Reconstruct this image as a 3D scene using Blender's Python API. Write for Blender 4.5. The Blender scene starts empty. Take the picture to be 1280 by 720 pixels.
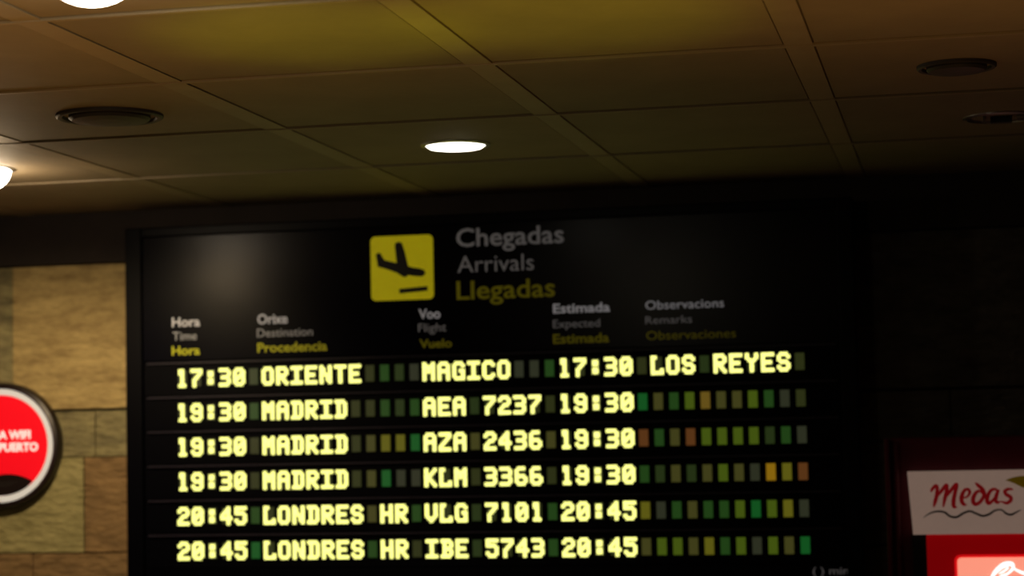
import bpy, bmesh, math, random
from mathutils import Vector, Matrix
random.seed(7)
S = bpy.context.scene
C = S.collection

# ------------------------------------------------------------------ camera
EYE = Vector((0.0, 0.0, 1.75))
YAW, PITCH, ROLL, F = 0.21157358, 0.07174087, -0.02086254, 2600.0
fw = Vector((-math.sin(YAW)*math.cos(PITCH), math.cos(YAW)*math.cos(PITCH), math.sin(PITCH)))
rt0 = Vector((math.cos(YAW), math.sin(YAW), 0)); up0 = rt0.cross(fw)
rt = rt0*math.cos(ROLL) + up0*math.sin(ROLL); up = -rt0*math.sin(ROLL) + up0*math.cos(ROLL)
cd = bpy.data.cameras.new('camera'); cam = bpy.data.objects.new('camera', cd); C.objects.link(cam)
m = Matrix((rt, up, -fw)).transposed().to_4x4(); m.translation = EYE; cam.matrix_world = m
cd.sensor_width = 36; cd.lens = F/1280*36; cd.clip_start = .05; cd.clip_end = 60
cd.dof.use_dof = True; cd.dof.focus_distance = 6.3; cd.dof.aperture_fstop = 2.1
S.camera = cam
def onY(px, py, Y):
    d = fw + rt*((px-640)/F) - up*((py-360)/F)
    return EYE + d*(Y/d.y)

# ------------------------------------------------------------------ light
S.view_settings.view_transform = 'Standard'; S.view_settings.look = 'None'
S.view_settings.exposure = 0; S.view_settings.gamma = 1; S.view_settings.use_curve_mapping = False
w = bpy.data.worlds.new('world'); S.world = w; w.use_nodes = True
w.node_tree.nodes['Background'].inputs[0].default_value = (1, .8, .5, 1)
w.node_tree.nodes['Background'].inputs[1].default_value = .002
def lamp(kind, loc, energy, col, target=None, **k):
    d = bpy.data.lights.new(kind.lower()+'_light', kind); d.energy = energy; d.color = col
    o = bpy.data.objects.new(d.name, d); C.objects.link(o); o.location = loc
    if target is not None:
        o.rotation_euler = (Vector(target)-Vector(loc)).to_track_quat('-Z', 'Y').to_euler()
    for a, v in k.items(): setattr(d, a, v)
    return o
ZC = 1.75 + 1.104           # ceiling height
# added warm spots without fixtures, standing in for bounce off the floor
lamp('SPOT', (-2.5, 4.5, 1.0), 50, (1, .50, .12), (-2.4, 4.7, ZC), spot_size=math.radians(108), spot_blend=1, shadow_soft_size=.3)
lamp('SPOT', (.2, 4.4, 1.0), 52, (1, .52, .15), (.1, 4.6, ZC), spot_size=math.radians(108), spot_blend=1, shadow_soft_size=.3)
# unseen yellow spots without fixtures, added for the yellow patches on the ceiling
lamp('SPOT', (-1.75, 4.6, 1.2), 36, (.85, .88, .0), (-1.70, 5.32, ZC), spot_size=math.radians(34), spot_blend=.9, shadow_soft_size=.08)
lamp('SPOT', (-.95, 4.5, 1.2), 30, (.82, .88, .0), (-.98, 5.30, ZC), spot_size=math.radians(36), spot_blend=.9, shadow_soft_size=.08)

# ------------------------------------------------------------------ materials
def mat(name, col, rough=.6, emit=None, estr=0, metal=0, spec=.5, noise=0, nscale=8, bump=0, bscale=40, col2=None, stretch=(1,1,1)):
    M = bpy.data.materials.new(name); M.use_nodes = True
    nt = M.node_tree; b = nt.nodes['Principled BSDF']
    b.inputs['Base Color'].default_value = (*col, 1); b.inputs['Roughness'].default_value = rough
    b.inputs['Metallic'].default_value = metal; b.inputs['Specular IOR Level'].default_value = spec
    if emit:
        b.inputs['Emission Color'].default_value = (*emit, 1); b.inputs['Emission Strength'].default_value = estr
    if noise or bump:
        tc = nt.nodes.new('ShaderNodeTexCoord'); mp = nt.nodes.new('ShaderNodeMapping')
        mp.inputs['Scale'].default_value = stretch
        nt.links.new(tc.outputs['Object'], mp.inputs[0])
    if noise:
        n = nt.nodes.new('ShaderNodeTexNoise'); n.inputs['Scale'].default_value = nscale; n.inputs['Detail'].default_value = 8
        n.inputs['Roughness'].default_value = .65
        r = nt.nodes.new('ShaderNodeValToRGB'); r.color_ramp.elements[0].position = .5-.22; r.color_ramp.elements[1].position = .5+.22
        c2 = col2 or tuple(c*(1-noise) for c in col)
        r.color_ramp.elements[0].color = (*c2, 1); r.color_ramp.elements[1].color = (*[min(1, c*(1+noise*.4)) for c in col], 1)
        nt.links.new(mp.outputs[0], n.inputs['Vector']); nt.links.new(n.outputs[0], r.inputs[0]); nt.links.new(r.outputs[0], b.inputs['Base Color'])
    if bump:
        n2 = nt.nodes.new('ShaderNodeTexNoise'); n2.inputs['Scale'].default_value = bscale; n2.inputs['Detail'].default_value = 6
        bp = nt.nodes.new('ShaderNodeBump'); bp.inputs['Strength'].default_value = bump; bp.inputs['Distance'].default_value = .02
        nt.links.new(mp.outputs[0], n2.inputs['Vector']); nt.links.new(n2.outputs[0], bp.inputs['Height']); nt.links.new(bp.outputs[0], b.inputs['Normal'])
    return M
M_ceil = [mat('ceiling_panel_%d' % i, c, .7, noise=.18, nscale=3, bump=.05) for i, c in enumerate([(.27,.21,.13), (.245,.19,.12), (.285,.215,.13)])]
M_strip = mat('ceiling_strip', (.32, .25, .155), .6, noise=.1)
M_black = mat('black_void', (.01, .01, .01), .9)
M_floor = mat('floor_stone', (.12, .10, .08), .35, noise=.3, nscale=2)
M_wall = mat('wall_plaster', (.16, .13, .10), .8, noise=.2)
M_joint = mat('wall_joint', (.02, .016, .012), .95)
M_stone = [mat('stone_%d' % i, c, .8, noise=.6, nscale=8, bump=1.0, bscale=14, col2=c2, stretch=(1, 1, 2.6)) for i, (c, c2) in enumerate([
    ((.56, .42, .18), (.30, .20, .08)), ((.36, .31, .15), (.13, .11, .06)), ((.45, .39, .18), (.29, .25, .10)),
    ((.34, .21, .09), (.20, .12, .05)), ((.11, .095, .08), (.05, .042, .036))])]  # last tone carries the shade of the right-hand wall
M_band = mat('shade_band', (.035, .024, .020), .8, noise=.3)  # shade at the top of the wall, put into the colour
M_house = mat('black_housing', (.001, .001, .003), .4, spec=.12)
M_panel = mat('black_panel', (.0012, .0012, .005), .25, spec=.16, bump=.03, bscale=120)
M_row = mat('row_strip', (.001, .001, .003), .5, spec=.06)
M_ledge = mat('row_ledge', (.022, .018, .032), .4, spec=.3)
M_white = mat('print_white', (.85, .85, .88), .6, emit=(.9, .9, 1), estr=.10)
M_yel = mat('print_yellow', (.72, .76, .01), .6, emit=(.5, .55, 0), estr=.0)
M_lwhite = mat('print_grey', (.58, .60, .66), .6, emit=(.8, .8, .9), estr=.03)
M_icon = mat('icon_yellow', (.85, .72, .01), .5, emit=(.80, .68, .005), estr=.22, noise=.15, nscale=12)
M_iconk = mat('icon_black', (.01, .008, .01), .5)
M_led = mat('led_lit', (.3, .3, .05), .5, emit=(1.0, 1.0, .27), estr=1.45)
CELL = {'G': (.006, .10, .016), 'g': (.016, .060, .009), 'd': (.020, .036, .008), 'l': (.065, .105, .006), 'o': (.060, .058, .012),
        'y': (.13, .12, .008), 'a': (.16, .10, .012), 'A': (.30, .16, .005), 'r': (.12, .042, .010), 'k': (.030, .034, .018), 'c': (.028, .034, .008)}
M_cell = {k: mat('cell_glow_'+str(i), (.01, .01, .01), .5, emit=v, estr=.75) for i, (k, v) in enumerate(CELL.items())}
M_lamp = mat('lamp_glass', (1, 1, 1), .4, emit=(1, .93, .80), estr=6)
M_lampw = mat('lamp_dome_glass', (1, 1, 1), .4, emit=(1, .90, .74), estr=15)
M_metal = mat('brushed_metal', (.55, .54, .52), .3, metal=1)
M_dark = mat('dark_grille', (.035, .03, .028), .6)
M_red = mat('sign_red', (.7, .01, .02), .4, emit=(.85, .0, .008), estr=.72)
M_sring = mat('sign_ring', (.8, .8, .8), .4, emit=(.62, .60, .56), estr=.5)
M_srim = mat('sign_rim', (.015, .008, .008), .4)
M_swhite = mat('sign_white', (.9, .9, .9), .4, emit=(1, .80, .76), estr=.75)
M_vbody = mat('machine_maroon', (.10, .006, .018), .35, noise=.2)
M_vblack = mat('machine_black', (.004, .004, .006), .4)
M_vred = mat('machine_red', (.45, .004, .006), .35, emit=(.13, .0, .0008), estr=1)
M_vlit = mat('machine_lit_panel', (.9, .35, .28), .35, emit=(.95, .30, .20), estr=1, noise=.2, nscale=3)
M_vedge = mat('machine_lit_edge', (.9, .02, .02), .35, emit=(.45, .004, .006), estr=1)
M_vwhite = mat('machine_script', (1, 1, 1), .4, emit=(1, 1, .98), estr=1.4)
M_head = mat('header_cream', (.78, .66, .58), .5, emit=(.30, .20, .16), estr=.45, noise=.15, nscale=6)
M_mred = mat('brush_red', (.40, .008, .012), .5, emit=(.16, .002, .004), estr=.45)
M_mgrey = mat('brush_slate', (.10, .11, .11), .5)
M_myel = mat('print_ochre', (.40, .26, .02), .5, emit=(.1, .06, .0), estr=.3)

# ------------------------------------------------------------------ helpers
def obj(name, bm, M, parent=None, loc=None, bevel=0):
    me = bpy.data.meshes.new(name); bm.normal_update(); bm.to_mesh(me); bm.free()
    for x in (M if isinstance(M, (list, tuple)) else [M]): me.materials.append(x)
    o = bpy.data.objects.new(name, me); C.objects.link(o)
    if loc: o.location = loc
    if parent: o.parent = parent
    if bevel:
        b = o.modifiers.new('bevel', 'BEVEL'); b.width = bevel; b.segments = 2
    return o
def box(bm, x0, x1, y0, y1, z0, z1, mi=0):
    v = [bm.verts.new(p) for p in [(x0,y0,z0),(x1,y0,z0),(x1,y1,z0),(x0,y1,z0),(x0,y0,z1),(x1,y0,z1),(x1,y1,z1),(x0,y1,z1)]]
    for f in [(0,3,2,1),(4,5,6,7),(0,1,5,4),(1,2,6,5),(2,3,7,6),(3,0,4,7)]:
        bm.faces.new([v[i] for i in f]).material_index = mi
    return bm
def bx(*a): return box(bmesh.new(), *a)
def poly(bm, pts, y0, y1, mi=0):
    """pts (x,z) outline extruded from y0 (front) to y1"""
    a = [bm.verts.new((p[0], y0, p[1])) for p in pts]; b = [bm.verts.new((p[0], y1, p[1])) for p in pts]
    n = len(pts); fs = [bm.faces.new(a), bm.faces.new(b[::-1])]
    for i in range(n): fs.append(bm.faces.new((a[i], b[i], b[(i+1) % n], a[(i+1) % n])))
    for f in fs: f.material_index = mi
    bmesh.ops.recalc_face_normals(bm, faces=bm.faces)
    bmesh.ops.triangulate(bm, faces=[f for f in fs[:2]])
    return bm
def lathe(prof, seg=48, axis='Z'):
    bm = bmesh.new(); rings = []
    for r, h in prof:
        if r < 1e-6: rings.append([bm.verts.new((0, 0, h))]); continue
        rings.append([bm.verts.new((r*math.cos(2*math.pi*i/seg), r*math.sin(2*math.pi*i/seg), h)) for i in range(seg)])
    for A, B in zip(rings, rings[1:]):
        for i in range(seg):
            j = (i+1) % seg
            if len(A) == 1: bm.faces.new((A[0], B[i], B[j]))
            elif len(B) == 1: bm.faces.new((A[i], B[0], A[j]))
            else: bm.faces.new((A[i], B[i], B[j], A[j]))
    bmesh.ops.recalc_face_normals(bm, faces=bm.faces)
    if axis == 'Y':   # axis towards the viewer: +h becomes -y
        bmesh.ops.transform(bm, matrix=Matrix.Rotation(math.pi/2, 4, 'X'), verts=bm.verts)
    return bm
def thing(name, label, cat, loc=(0,0,0), group=None):
    o = bpy.data.objects.new(name, None); C.objects.link(o); o.location = loc; o.empty_display_size = .1
    return tag(o, label, cat, group)
def tag(o, label, cat, group=None):
    o['label'] = label; o['category'] = cat
    if group: o['group'] = group
    return o
def struct(o):
    o['kind'] = 'structure'; return o
def rel(o, parent):
    """parent a mesh built in world coordinates"""
    o.parent = parent; o.location = Vector(o.location) - parent.location; return o
def text(name, s, pl, pr, py_base, py_top, Y, M, parent, bold=0.0, ref=None):
    """flat lettering on the plane y=Y, from left/right edge and baseline/cap height"""
    a, b = onY(pl, py_base, Y), onY(pr, py_base, Y); t = onY(pl, py_top, Y)
    cu = bpy.data.curves.new(name, 'FONT'); cu.body = s; cu.offset = bold; cu.extrude = .01; cu.resolution_u = 3
    tmp = bpy.data.objects.new('tmp', cu); C.objects.link(tmp); bpy.context.view_layer.update()
    me = bpy.data.meshes.new_from_object(tmp.evaluated_get(bpy.context.evaluated_depsgraph_get()))
    bpy.data.objects.remove(tmp)
    xs = [v.co.x for v in me.vertices]; x0, x1 = min(xs), max(xs)
    sx = (b.x-a.x)/(x1-x0); sz = (t.z-a.z)/.73
    for v in me.vertices:
        v.co = Vector(((v.co.x-x0)*sx, -.0006 if v.co.z > 0 else .0008, v.co.y*sz))
    me.materials.clear(); me.materials.append(M); me.name = name
    o = bpy.data.objects.new(name, me); C.objects.link(o); o.location = Vector((a.x, Y-.0006, a.z))
    return rel(o, parent)
def brush(bm, pts, widths, y0, y1, to, sub=6):
    """tapered brush stroke; pts in picture-plane units, 'to' maps to (x,z)"""
    n = len(pts); P = []; W = []
    for i in range(n-1):
        p0, p1, p2, p3 = pts[max(i-1,0)], pts[i], pts[i+1], pts[min(i+2,n-1)]
        for k in range(sub):
            t = k/sub
            P.append(tuple(.5*(2*p1[c]+(p2[c]-p0[c])*t+(2*p0[c]-5*p1[c]+4*p2[c]-p3[c])*t*t+(3*p1[c]-p0[c]-3*p2[c]+p3[c])*t**3) for c in (0, 1)))
            W.append(widths[i]*(1-t)+widths[i+1]*t)
    P.append(pts[-1]); W.append(widths[-1])
    L = []; R = []
    for i, p in enumerate(P):
        q0, q1 = P[max(i-1, 0)], P[min(i+1, len(P)-1)]
        dx, dy = q1[0]-q0[0], q1[1]-q0[1]; l = math.hypot(dx, dy) or 1
        nx, ny = -dy/l*W[i]/2, dx/l*W[i]/2
        L.append((p[0]+nx, p[1]+ny)); R.append((p[0]-nx, p[1]-ny))
    va = [[bm.verts.new((to(*p)[0], y, to(*p)[1])) for p in X] for X in (L, R) for y in (y0, y1)]
    for i in range(len(P)-1):
        for A, B in ((0, 2), (1, 3), (0, 1), (2, 3)):
            bm.faces.new((va[A][i], va[A][i+1], va[B][i+1], va[B][i]))
    for i in (0, -1): bm.faces.new((va[0][i], va[1][i], va[3][i], va[2][i]))
    bmesh.ops.recalc_face_normals(bm, faces=bm.faces)

# ------------------------------------------------------------------ structure
X0, X1, Y0, Y1 = -7.37, 3.6, -3.0, 9.2
struct(obj('floor', bx(X0, X1, Y0, Y1+.2, -.1, 0), M_floor))
struct(obj('wall_left', bx(X0-.1, X0, Y0, Y1+.2, 0, ZC+.2), M_wall))
struct(obj('wall_right', bx(X1, X1+.1, Y0, Y1+.2, 0, ZC+.2), M_wall))
struct(obj('wall_front', bx(X0, X1, Y0-.1, Y0, 0, ZC+.2), M_wall))
ceiling = struct(obj('ceiling', bx(X0, X1, Y0, Y1+.2, ZC+.02, ZC+.2), M_black))
# panels about one metre square, seams every metre
xe = [-7.33, -6.33, -5.33, -4.33, -3.33, -2.33, -1.36, -.42, .55, 1.5, 2.5, 3.55]
ye = [-3, -2, -1, .93, 1.93, 2.93, 3.93, 4.93, 5.92, 6.93, 8.03, 9.2]
g = .006
holes = [(-3.765, 7.57), (-1.83, 7.56), (.17, 7.56), (-1.93, 4.43), (-2.755, 6.47), (.02, 6.43)]
pm = {}
for j in range(len(ye)-1):
    for i in range(len(xe)-1):
        a, b, c, d = xe[i]+.045, xe[i+1]-.045, ye[j]+g, ye[j+1]-g
        if b < -5.4 or a > 2.4 : pass
        key = (round(b-a, 3), round(d-c, 3), (i*7+j*5) % 3)
        if key not in pm:
            o = obj('ceiling_panel', bx(-(b-a)/2, (b-a)/2, -(d-c)/2, (d-c)/2, 0, .02), M_ceil[key[2]], ceiling)
            pm[key] = o
        else:
            o = pm[key].copy(); C.objects.link(o); o.parent = ceiling
        o.location = ((a+b)/2, (c+d)/2, ZC+random.uniform(0, .0012))
# broad lighter profile strips running towards the wall, thin ribs across
for x in xe[:-1]:
    obj('ceiling_strip', bx(x-.040, x+.040, Y0, Y1, ZC-.002, ZC+.02), M_strip, ceiling)
for y in ye[6:-1]:
    obj('ceiling_rib', bx(X0, X1, y+.010, y+.028, ZC-.005, ZC+.004), M_strip, ceiling)

wall = struct(obj('wall_back', bx(X0, X1, Y1+.03, Y1+.2, 0, ZC+.02), M_joint))
rows = [(1.75+.86, 1.75+.178), (1.75+.166, 1.75-.048), (1.75-.053, 1.75-.497), (1.75-.503, 1.75-.95), (1.75-.956, .42), (.414, 0)]
cuts = [[-7.3, -6.2, -5.30, -4.42, -3.62, -.7, .35, 1.45, 2.6, 3.55],
        [-7.3, -6.5, -5.6, -4.62, -4.0, -3.4, -.9, -.05, .95, 1.9, 2.7, 3.55],
        [-7.3, -6.0, -5.0, -4.06, -3.3, -.8, .5, 1.6, 2.8, 3.55],
        [-7.3, -6.4, -5.3, -4.32, -3.5, -.6, .3, 1.4, 2.5, 3.55],
        [-7.3, -6.0, -5.0, -3.9, -2.8, -1.7, -.7, .5, 1.6, 2.8, 3.55],
        [-7.3, -6.3, -5.3, -4.3, -3.2, -2.1, -1.1, .0, 1.1, 2.3, 3.55]]
tone = [[0, 2, 1, 0, 0, 0, 2, 0, 1], [1, 1, 1, 1, 1, 1, 1, 4, 1, 4, 1], [2, 3, 2, 3, 0, 3, 2, 3, 1],
        [3, 1, 3, 3, 3, 2, 3, 1, 3], [0, 2, 1, 3, 0, 2, 1, 3, 0, 2], [3, 1, 2, 0, 3, 1, 2, 0, 3, 1]]
for (zt, zb), cs, ts in zip(rows, cuts, tone):
    for k, (a, b) in enumerate(zip(cs, cs[1:])):
        if a > -3.8 and b < -.4 and zb > .95: continue
        if a == -3.62 or a == -3.3 or a == -3.4 or a == -3.5: continue   # wholly behind the board
        yy = Y1+random.uniform(-.004, .004)
        obj('stone', bx(a+.002, b-.002, yy, Y1+.03, zb, zt), M_stone[4 if a > -1 else ts[k]], wall, bevel=.003)  # stones on the right painted darkest to stand in for shade
struct(obj('shade_strip_1', bx(X0, X1, Y1-.03, Y1+.03, 1.75+.866, ZC), M_band))  # dark strip drawn where the wall top falls into shade

# ------------------------------------------------------------------ arrivals board
BY = 9.0
board = thing('arrivals_board', 'large black airport arrivals board with yellow dot-matrix flight rows', 'display board', (-2.09, 9.0, 1.0))
def part(name, bm, M, parent=board, bevel=0):
    o = obj(name, bm, M, None, bevel=bevel); o.parent = parent
    base = Vector((0, 0, 0)); p = parent
    while p: base += Vector(p.location); p = p.parent
    o.location = -base
    return o
BL, BR, BT, BB = -3.755, -.43, 1.75+1.0, 1.0
part('housing', bx(BL+.01, BR-.01, BY+.03, Y1-.005, BB, BT), M_house)
fr = bmesh.new()
IL, IR, IT = -3.675, -.50, 1.75+.955
box(fr, BL, IL, BY-.02, BY+.03, BB, BT); box(fr, IR, BR, BY-.02, BY+.03, BB, BT)
box(fr, IL, IR, BY-.02, BY+.03, IT, BT); box(fr, IL, IR, BY-.02, BY+.03, BB, BB+.08)
part('frame', fr, M_house, bevel=.006)
CX, CZ, CA, CB = -3.48587319, 1.75+.30106798, .06854536, .15714942
part('header_panel', bx(IL, IR, BY+.0, BY+.03, CZ+CB*.5+.004, IT), M_panel)
FONT = {
'0': '01110 10001 10011 10101 11001 10001 01110', '1': '01100 01100 00100 00100 00100 00100 01110',
'2': '01110 10001 00001 00110 01000 10000 11111', '3': '11110 00001 00001 01110 00001 00001 11110',
'4': '00010 00110 01010 10010 11111 00010 00010', '5': '11111 10000 11110 00001 00001 10001 01110',
'6': '01110 10000 10000 11110 10001 10001 01110', '7': '11111 00001 00010 00100 01000 01000 01000',
'9': '01110 10001 10001 01111 00001 10001 01110', ':': '00000 00110 00110 00000 00110 00110 00000',
'A': '01110 10001 10001 11111 10001 10001 10001', 'B': '11110 01001 01001 01110 01001 01001 11110',
'C': '01110 10001 10000 10000 10000 10001 01110', 'D': '11110 01001 01001 01001 01001 01001 11110',
'E': '11111 10000 10000 11110 10000 10000 11111', 'G': '01110 10001 10000 10011 10001 10001 01111',
'H': '10001 10001 10001 11111 10001 10001 10001', 'I': '11111 00100 00100 00100 00100 00100 11111',
'K': '10001 10010 10100 11000 10100 10010 10001', 'L': '11000 10000 10000 10000 10000 10001 11111',
'M': '10001 11011 10101 10101 10001 10001 10001', 'N': '10001 11001 11001 10101 10011 10011 10001',
'O': '01110 10001 10001 10001 10001 10001 01110', 'R': '11110 10001 10001 11110 10100 10010 10001',
'S': '01110 10001 10000 01110 00001 10001 01110', 'T': '11111 00100 00100 00100 00100 00100 00100',
'V': '10001 10001 10001 10001 10001 01010 00100', 'Y': '10001 10001 01010 00100 00100 00100 00100',
'Z': '11111 00001 00010 00100 01000 10000 11111'}
ROWS = ['17:30 ORIENTE    MAGICO   17:30 LOS REYES ',
        '19:30 MADRID     AEA 7237 19:30           ',
        '19:30 MADRID     AZA 2436 19:30           ',
        '19:30 MADRID     KLM 3366 19:30           ',
        '20:45 LONDRES HR VLG 7101 20:45           ',
        '20:45 LONDRES HR IBE 5743 20:45           ']
GLOW = [   # faint backlight colour of each cell
        '.....d.......cgdk......kkg.....c...d.....c', '.....g......cogdg...d....c.....Glglalolgka',
        '.....c......coyyG...o....o.....rgorlllldgk', '.....c......coGkk...c....c.....gdodolokAyr',
        '.....g.......o..g...d....g.....ykgogglGlyk', '.....G.......g..c...d....g.....olloyglkloG']
GLOW[1] = '.....g......ccgdg...d....c.....Goglaoolgkc'[:42]
PW, PH, DW, DH = .0100, .0112, .0158, .0160
cache = {}
def cell_mesh(ch, gl):
    if (ch, gl) in cache: return cache[(ch, gl)]
    bm = bmesh.new(); box(bm, -.0198, .0198, 0, .006, -.0365, .0365)
    if ch in FONT:
        for r, line in enumerate(FONT[ch].split()):
            for c, v in enumerate(line):
                if v == '1':
                    x, z = (c-2-(.5 if ch == ':' else 0))*PW, (3-r)*PH
                    box(bm, x-DW/2, x+DW/2, -.003, .001, z-DH/2, z+DH/2, 1)
    me = bpy.data.meshes.new('character_cell'); bm.to_mesh(me); bm.free()
    me.materials.append(M_cell[gl]); me.materials.append(M_led); cache[(ch, gl)] = me
    return me
for r in range(6):
    zc = CZ - CB*r
    rp = bpy.data.objects.new('row_panel', None); bpy.data.objects.remove(rp)
    bm = bx(IL, IR, BY+.006, BY+.03, zc-CB/2+.002, zc+CB/2-.002)
    rp = part('row_panel', bm, M_row)
    # re-centre the row panel's origin on its row
    off = Vector((CX, BY+.006, zc)); 
    for v in rp.data.vertices: v.co -= off
    rp.location = off - board.location
    lb = bx(IL+.02-CX, IR-.02-CX, -.014, .0, CB/2-.012, CB/2-.004)
    lg = obj('row_ledge', lb, M_ledge, rp)
    for c in range(42):
        ch = ROWS[r][c]; gl = GLOW[r][c]
        if gl == '.': gl = 'c'
        o = bpy.data.objects.new('character_cell', cell_mesh(ch, gl)); C.objects.link(o)
        o.parent = rp; o.location = (CA*c, -.007, 0)
# dark strip under the rows with the small legend
part('lower_strip', bx(IL, IR, BY+.004, BY+.03, BB+.08, CZ-CB*5.5-.002), M_row)
text('legend_text', '( ) min', 1016, 1061, 718, 708.5, BY+.003, M_lwhite, board, .01)
TY = BY-.0005
text('title_text', 'Chegadas', 570.5, 705, 308.5, 285, TY, M_lwhite, board, .012)
text('title_text', 'Arrivals', 572, 667.5, 341, 319, TY, M_lwhite, board, -.004)
text('title_text', 'Llegadas', 571, 694, 374.5, 350.5, TY, M_yel, board, .012)
for rowset in [
    (('Hora', 215, 250, 408.5, 396.5), ('Time', 216, 246, 425.5, 414.5), ('Hora', 215, 250, 444, 432.5)),
    (('Orixe', 322, 359.5, 405, 392.5), ('Destination', 321.5, 391, 421.5, 410.5), ('Procedencia', 322, 409, 440.5, 428.5)),
    (('Voo', 523.5, 550.5, 398.5, 386), ('Flight', 523, 558, 415, 404), ('Vuelo', 524.5, 565, 435, 424)),
    (('Estimada', 691.5, 762.5, 391.5, 379.5), ('Expected', 691.5, 750, 410, 399.5), ('Estimada', 691.5, 761.5, 429.5, 417.5)),
    (('Observacions', 807, 905, 387, 375.5), ('Remarks', 807, 865, 405, 395), ('Observaciones', 808, 920, 425, 413.5))]:
    for k, (s, l, r_, b, t) in enumerate(rowset):
        bold = (.02, -.002, .02)[k]
        if s[:3] == 'Obs': bold = .0
        text('column_heading', s, l, r_, b, t, TY, (M_white, M_lwhite, M_yel)[k], board, bold)
# pictogram
a, b = onY(464.5, 376.5, BY), onY(541, 293, BY)
iw, ih = b.x-a.x, b.z-a.z
R = .022; pts = []
for cx, cz, s in ((a.x+iw-R, a.z+ih-R, 0), (a.x+R, a.z+ih-R, 90), (a.x+R, a.z+R, 180), (a.x+iw-R, a.z+R, 270)):
    for k in range(6): t = math.radians(s+k*18); pts.append((cx+R*math.cos(t), cz+R*math.sin(t)))
icon = part('arrival_pictogram', poly(bmesh.new(), pts, BY-.004, BY), M_icon)
icon['label'] = 'yellow rounded square with a black descending aeroplane'
shape = [(140,214),(150,207),(166,206),(176,228),(190,249),(258,268),(249,172),(252,152),(272,146),(290,152),(306,205),(324,290),(350,298),(385,304),(412,314),(421,328),(416,345),(396,353),(365,350),(322,342),(312,352),(294,352),(276,338),(258,326),(200,302),(150,286),(147,260)]
def iconuv(X, Y): return (a.x+(X-110)/355*iw, a.z+ih-(Y-110)/375*ih)
pl = poly(bmesh.new(), [iconuv(*p) for p in shape], BY-.0055, BY-.0038)
obj_pl = part('aeroplane', pl, M_iconk, icon)
part('runway_bar', poly(bmesh.new(), [iconuv(*p) for p in ((270,420),(431,409),(432,436),(271,447))], BY-.0055, BY-.0038), M_iconk, icon)

# ------------------------------------------------------------------ ceiling lights and discs
def downlight(loc, label, lit, dome=False):
    t = thing('downlight', label, 'ceiling light', (loc[0], loc[1], ZC), 'round ceiling downlights')
    R = .112
    obj('rim', lathe([(R, .015), (R+.020, .002), (R+.020, -.004), (R+.004, -.008), (R, -.004), (R, .015)]), M_metal, t)
    if lit:
        if dome:
            pr = [(R*math.cos(q), -.006-.085*math.sin(q)) for q in [math.pi/2*k/8 for k in range(9)]]
            pr[-1] = (0, pr[-1][1])
            obj('diffuser', lathe(pr), M_lampw, t)
        else:
            obj('diffuser', lathe([(R, -.003), (R*.9, -.012), (R*.5, -.018), (0, -.020)]), M_lamp, t)
    else:
        obj('reflector', lathe([(R, -.004), (R*.86, .002), (R*.8, .010), (0, .012)]), M_dark, t)
        obj('lamp_holder', bx(-.035, .04, -.02, .02, -.022, .008), M_dark, t)
        obj('reflector_blade', bx(-.062, -.052, -.07, .05, -.016, .008), M_metal, t)
        obj('lamp_tube', bx(.055, .085, -.05, .03, -.014, .006), M_metal, t)
    return t
downlight(holes[0], 'glaring white dome downlight cut by the left edge of the picture', True, True)
downlight(holes[1], 'lit white oval downlight flush in the ceiling above the arrivals board', True)
downlight(holes[2], 'unlit downlight with bare metal reflector at the far right', False)
downlight(holes[3], 'lit downlight at the very top of the picture, nearest the viewer', True, True)
WARM = (1, .80, .52)
lamp('SPOT', (holes[0][0], holes[0][1], ZC-.11), 100, (1, .76, .44), (-4.2, 8.7, 0), spot_size=math.radians(135), spot_blend=.6, shadow_soft_size=.06)
lamp('POINT', (holes[0][0], holes[0][1], ZC-.17), 6, (1, .72, .42), shadow_soft_size=.05)
lamp('SPOT', (holes[1][0], holes[1][1], ZC-.05), 16, WARM, (holes[1][0], holes[1][1]+.3, 0), spot_size=math.radians(90), spot_blend=.7, shadow_soft_size=.06)
lamp('POINT', (holes[3][0], holes[3][1], ZC-.16), 2, (1, .85, .5), shadow_soft_size=.05)
lamp('SPOT', (holes[3][0], holes[3][1], ZC-.09), 30, WARM, (holes[3][0], holes[3][1], 0), spot_size=math.radians(120), spot_blend=.6, shadow_soft_size=.06)
def disc(loc, R, label, name, cat):
    t = thing(name, label, cat, (loc[0], loc[1], ZC))
    obj('outer_ring', lathe([(R, .004), (R, -.008), (R*.96, -.012), (R*.88, -.010), (R*.86, .004)]), M_dark, t)
    obj('centre_plate', lathe([(R*.76, .004), (R*.76, -.012), (R*.70, -.020), (R*.4, -.026), (0, -.028)]), M_dark, t)
disc(holes[4], .178, 'dark round air diffuser in the ceiling on the left', 'air_diffuser', 'air vent')
disc(holes[5], .120, 'small dark round loudspeaker grille in the ceiling on the right', 'ceiling_speaker', 'loudspeaker')

# ------------------------------------------------------------------ round red sign
c0 = onY(2, 557, 9.16)
sign = thing('round_sign', 'round red backlit airport wifi sign with white and black rings on stone wall', 'sign', (c0.x, 9.17, c0.z))
RR = (onY(75, 557, 9.16).x - c0.x)
part_s = lambda n, bm, M: obj(n, bm, M, sign)
part_s('rim', lathe([(RR*.905, .0), (RR*.905, .028), (RR*.94, .036), (RR*.985, .030), (RR, .018), (RR, -.03)], 96, 'Y'), M_srim)
part_s('white_ring', lathe([(RR*.80, .016), (RR*.81, .022), (RR*.90, .022), (RR*.906, .0)], 96, 'Y'), M_sring)
part_s('red_face', lathe([(0, .014), (RR*.815, .014), (RR*.815, -.02), (0, -.02)], 96, 'Y'), M_red)
s2 = RR/73.0
bm = bmesh.new(); ps = []
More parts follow.
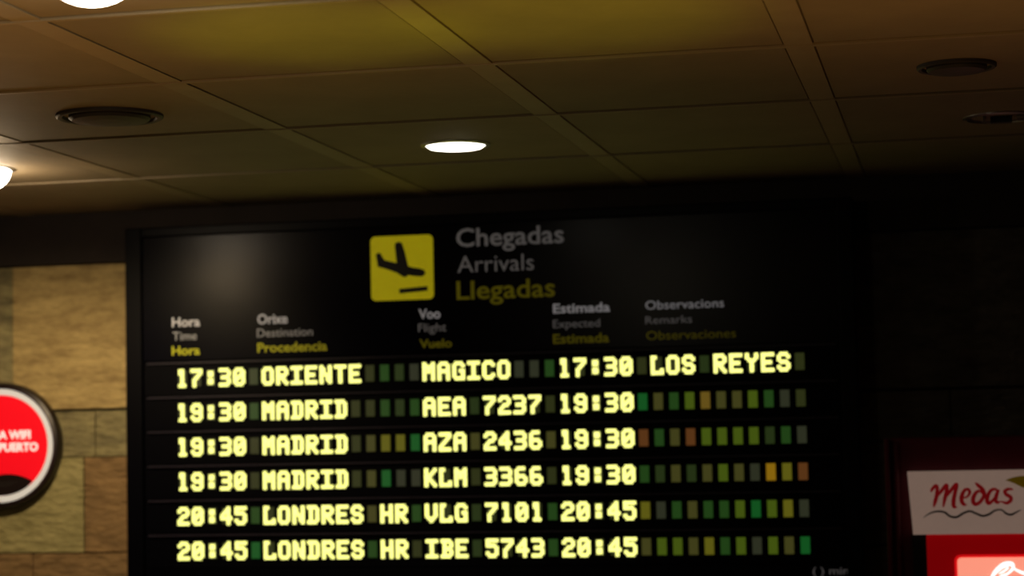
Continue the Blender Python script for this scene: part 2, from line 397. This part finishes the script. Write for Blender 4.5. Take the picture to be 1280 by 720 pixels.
# dark hill shape clipped by the ring at the foot of the disc
for k in range(17):
    X = -50+k*6.25
    ps.append(((X+2)*s2, (-33 - 11*((X-6)/36.0)**2)*s2))
ps = [p for p in ps if math.hypot(*p) < RR*.80]
lo = [(RR*.80*math.sin(t), -RR*.80*math.cos(t)) for t in [math.radians(q) for q in range(34, -37, -7)]]
o = part_s('black_hill', poly(bm, ps+lo, -.0155, -.013), M_srim)
bm = bmesh.new()
box(bm, -20*s2, 12*s2, -.0165, -.015, -47*s2, -46*s2); box(bm, -16*s2, 20*s2, -.0165, -.015, -43.5*s2, -42.8*s2)
part_s('hill_lines', bm, M_dark)
SY = 9.17-.0145
t1 = text('sign_text', 'ZONA WIFI', -31, 38, 549.5, 539, SY, M_swhite, sign, .03)
t2 = text('sign_text', 'AEROPUERTO', -36, 47.5, 565, 554.5, SY, M_swhite, sign, .03)

# ------------------------------------------------------------------ vending machine
VY = 8.5
def vx(px, py=640): return onY(px, py, VY).x
def vz(py, px=1200): return onY(px, py, VY).z
ML, MR = vx(1108), vx(1108)+1.0
MT = vz(546)
vm = thing('vending_machine', 'red drinks vending machine with cream header sign and glowing panel', 'vending machine', ((ML+MR)/2, VY, 0))
part('body', bx(ML+.02, MR-.02, VY+.05, Y1-.03, .06, MT), M_vbody, vm, .006)
part('plinth', bx(ML+.05, MR-.05, VY+.09, Y1-.06, 0, .06), M_vblack, vm)
part('side_rib', bx(ML, ML+.018, VY, VY+.08, .06, MT), M_vbody, vm, .004)
part('side_rib', bx(ML+.035, ML+.052, VY+.015, VY+.06, .06, MT-.02), M_vbody, vm, .004)
part('side_rib', bx(MR-.018, MR, VY, VY+.08, .06, MT), M_vbody, vm, .004)
hb, ht = vz(667), vz(588.5)
part('door_frame', bx(vx(1139), MR-.07, VY-.01, VY+.05, .10, hb+.0), M_vblack, vm, .004)
hd = part('header_sign', poly(bmesh.new(), [(vx(1136), ht), (vx(1141), hb), (MR-.06, hb), (MR-.055, ht)], VY-.05, VY+.05), M_head, vm)
hd['label'] = 'cream header sign with red brushed lettering'
part('red_panel', bx(vx(1157), MR-.09, VY-.025, VY-.01, .14, hb-.001), M_vred, vm, .003)
def rrect(x0, x1, z0, z1, R):
    out = []
    for cx, cz, s in ((x1-R, z1-R, 0), (x0+R, z1-R, 90), (x0+R, z0+R, 180), (x1-R, z0+R, 270)):
        for k in range(6): t = math.radians(s+k*18); out.append((cx+R*math.cos(t), cz+R*math.sin(t)))
    return out
lx, lt = vx(1194.5), vz(696.5)
part('lit_panel_rim', poly(bmesh.new(), rrect(lx-.011, MR-.12, .50, lt+.011, .024), VY-.030, VY-.024), M_vedge, vm)
lp = part('lit_panel', poly(bmesh.new(), rrect(lx, MR-.13, .51, lt, .016), VY-.036, VY-.029), M_vlit, vm)
lp['label'] = 'glowing pink panel with white script lettering'
# brushed word, drawn in units of the sign (zoomed 5.14 per picture pixel)
def mz(X, Y):
    p = onY(1150+X/9.846, 592+Y/9.846, VY-.05); return (p.x, p.z)
bm = bmesh.new()
strokes = [
 ([(135,225),(155,185),(195,150),(212,180),(205,270),(185,350),(168,412)], [22,40,44,44,50,48,18]),
 ([(205,290),(262,215),(325,140),(328,210),(305,310),(285,412)], [20,44,44,48,48,18]),
 ([(300,310),(365,225),(440,135),(450,160),(425,260),(412,350),(418,405),(455,412)], [18,44,44,46,50,54,48,14]),
 ([(520,300),(580,285),(612,235),(595,195),(550,205),(515,270),(512,335),(540,378),(575,382)], [20,26,40,36,40,52,52,44,14]),
 ([(775,250),(735,215),(690,235),(655,300),(660,360),(700,375),(755,330),(790,255),(765,190),(715,145),(680,112)], [24,30,44,54,52,44,44,48,50,44,16]),
 ([(960,215),(920,190),(870,210),(835,270),(825,335),(850,365),(900,325),(940,265)], [24,34,42,50,54,44,34,30]),
 ([(965,195),(940,270),(930,330),(955,355),(990,340)], [36,50,50,40,12]),
 ([(1145,195),(1090,190),(1045,215),(1060,255),(1115,290),(1115,330),(1070,362),(1020,350),(990,340)], [18,36,44,44,46,46,40,24,10]),
]
for k, (p, w_) in enumerate(strokes): brush(bm, p, w_, VY-.0522-.00003*k, VY-.0495, mz)
part('brushed_lettering', bm, M_mred, hd)
bm = bmesh.new()
brush(bm, [(45,540),(120,490),(210,465),(300,475),(370,525),(450,535),(530,490),(610,462),(690,490),(770,520),(850,500),(920,455),(1000,445),(1060,490),(1120,505),(1185,475),(1245,445)],
      [6,18,24,26,28,28,28,26,26,28,28,24,18,26,28,20,6], VY-.0518, VY-.0495, mz)
part('brushed_wave', bm, M_mgrey, hd)
part('corner_print', poly(bmesh.new(), [mz(1050,80),mz(1130,50),mz(1220,30),mz(1420,20),mz(1420,190),mz(1260,170),mz(1150,115)], VY-.0512, VY-.0495), M_myel, hd)
# white script on the lit panel
def cz_(X, Y):
    p = onY(1130+X/5.14, 580+Y/5.14, VY-.036); return (p.x, p.z)
bm = bmesh.new()
scr = [
 ([(560,735),(590,690),(640,650),(690,642),(700,670),(665,705),(620,730),(600,790),(640,860),(720,850),(770,800)], [14,26,34,26,18,12,22,44,50,30,8]),
 ([(610,705),(640,690),(672,665)], [6,12,10]),
 ([(700,668),(740,690),(790,705),(830,690)], [8,16,20,10]),
 ([(840,745),(800,730),(780,780),(800,840),(840,820),(860,760),(835,735)], [14,24,34,30,24,26,14]),
 ([(960,745),(915,730),(890,780),(910,840),(965,815)], [14,24,34,30,8]),
 ([(1060,745),(1015,730),(990,780),(1010,840),(1050,810),(1065,745),(1062,820),(1090,840)], [14,24,34,28,18,24,28,6]),
 ([(1120,795),(1170,785)], [22,22]),
 ([(1310,690),(1270,645),(1215,700),(1200,790),(1240,855),(1310,830)], [14,30,38,48,40,8]),
 ([(1380,745),(1340,730),(1320,780),(1340,840),(1380,820),(1395,760),(1375,735)], [14,24,34,30,24,26,14]),
 ([(1420,800),(1490,700),(1480,640),(1450,700),(1445,800),(1475,845)], [8,18,22,26,32,6]),
 ([(1580,745),(1535,730),(1510,780),(1530,840),(1570,810),(1585,745),(1582,820),(1610,840)], [14,24,34,28,18,24,28,6])]
for k, (p, w_) in enumerate(scr): brush(bm, p, w_, VY-.0385-.00003*k, VY-.0355, cz_)
part('white_script', bm, M_vwhite, lp)
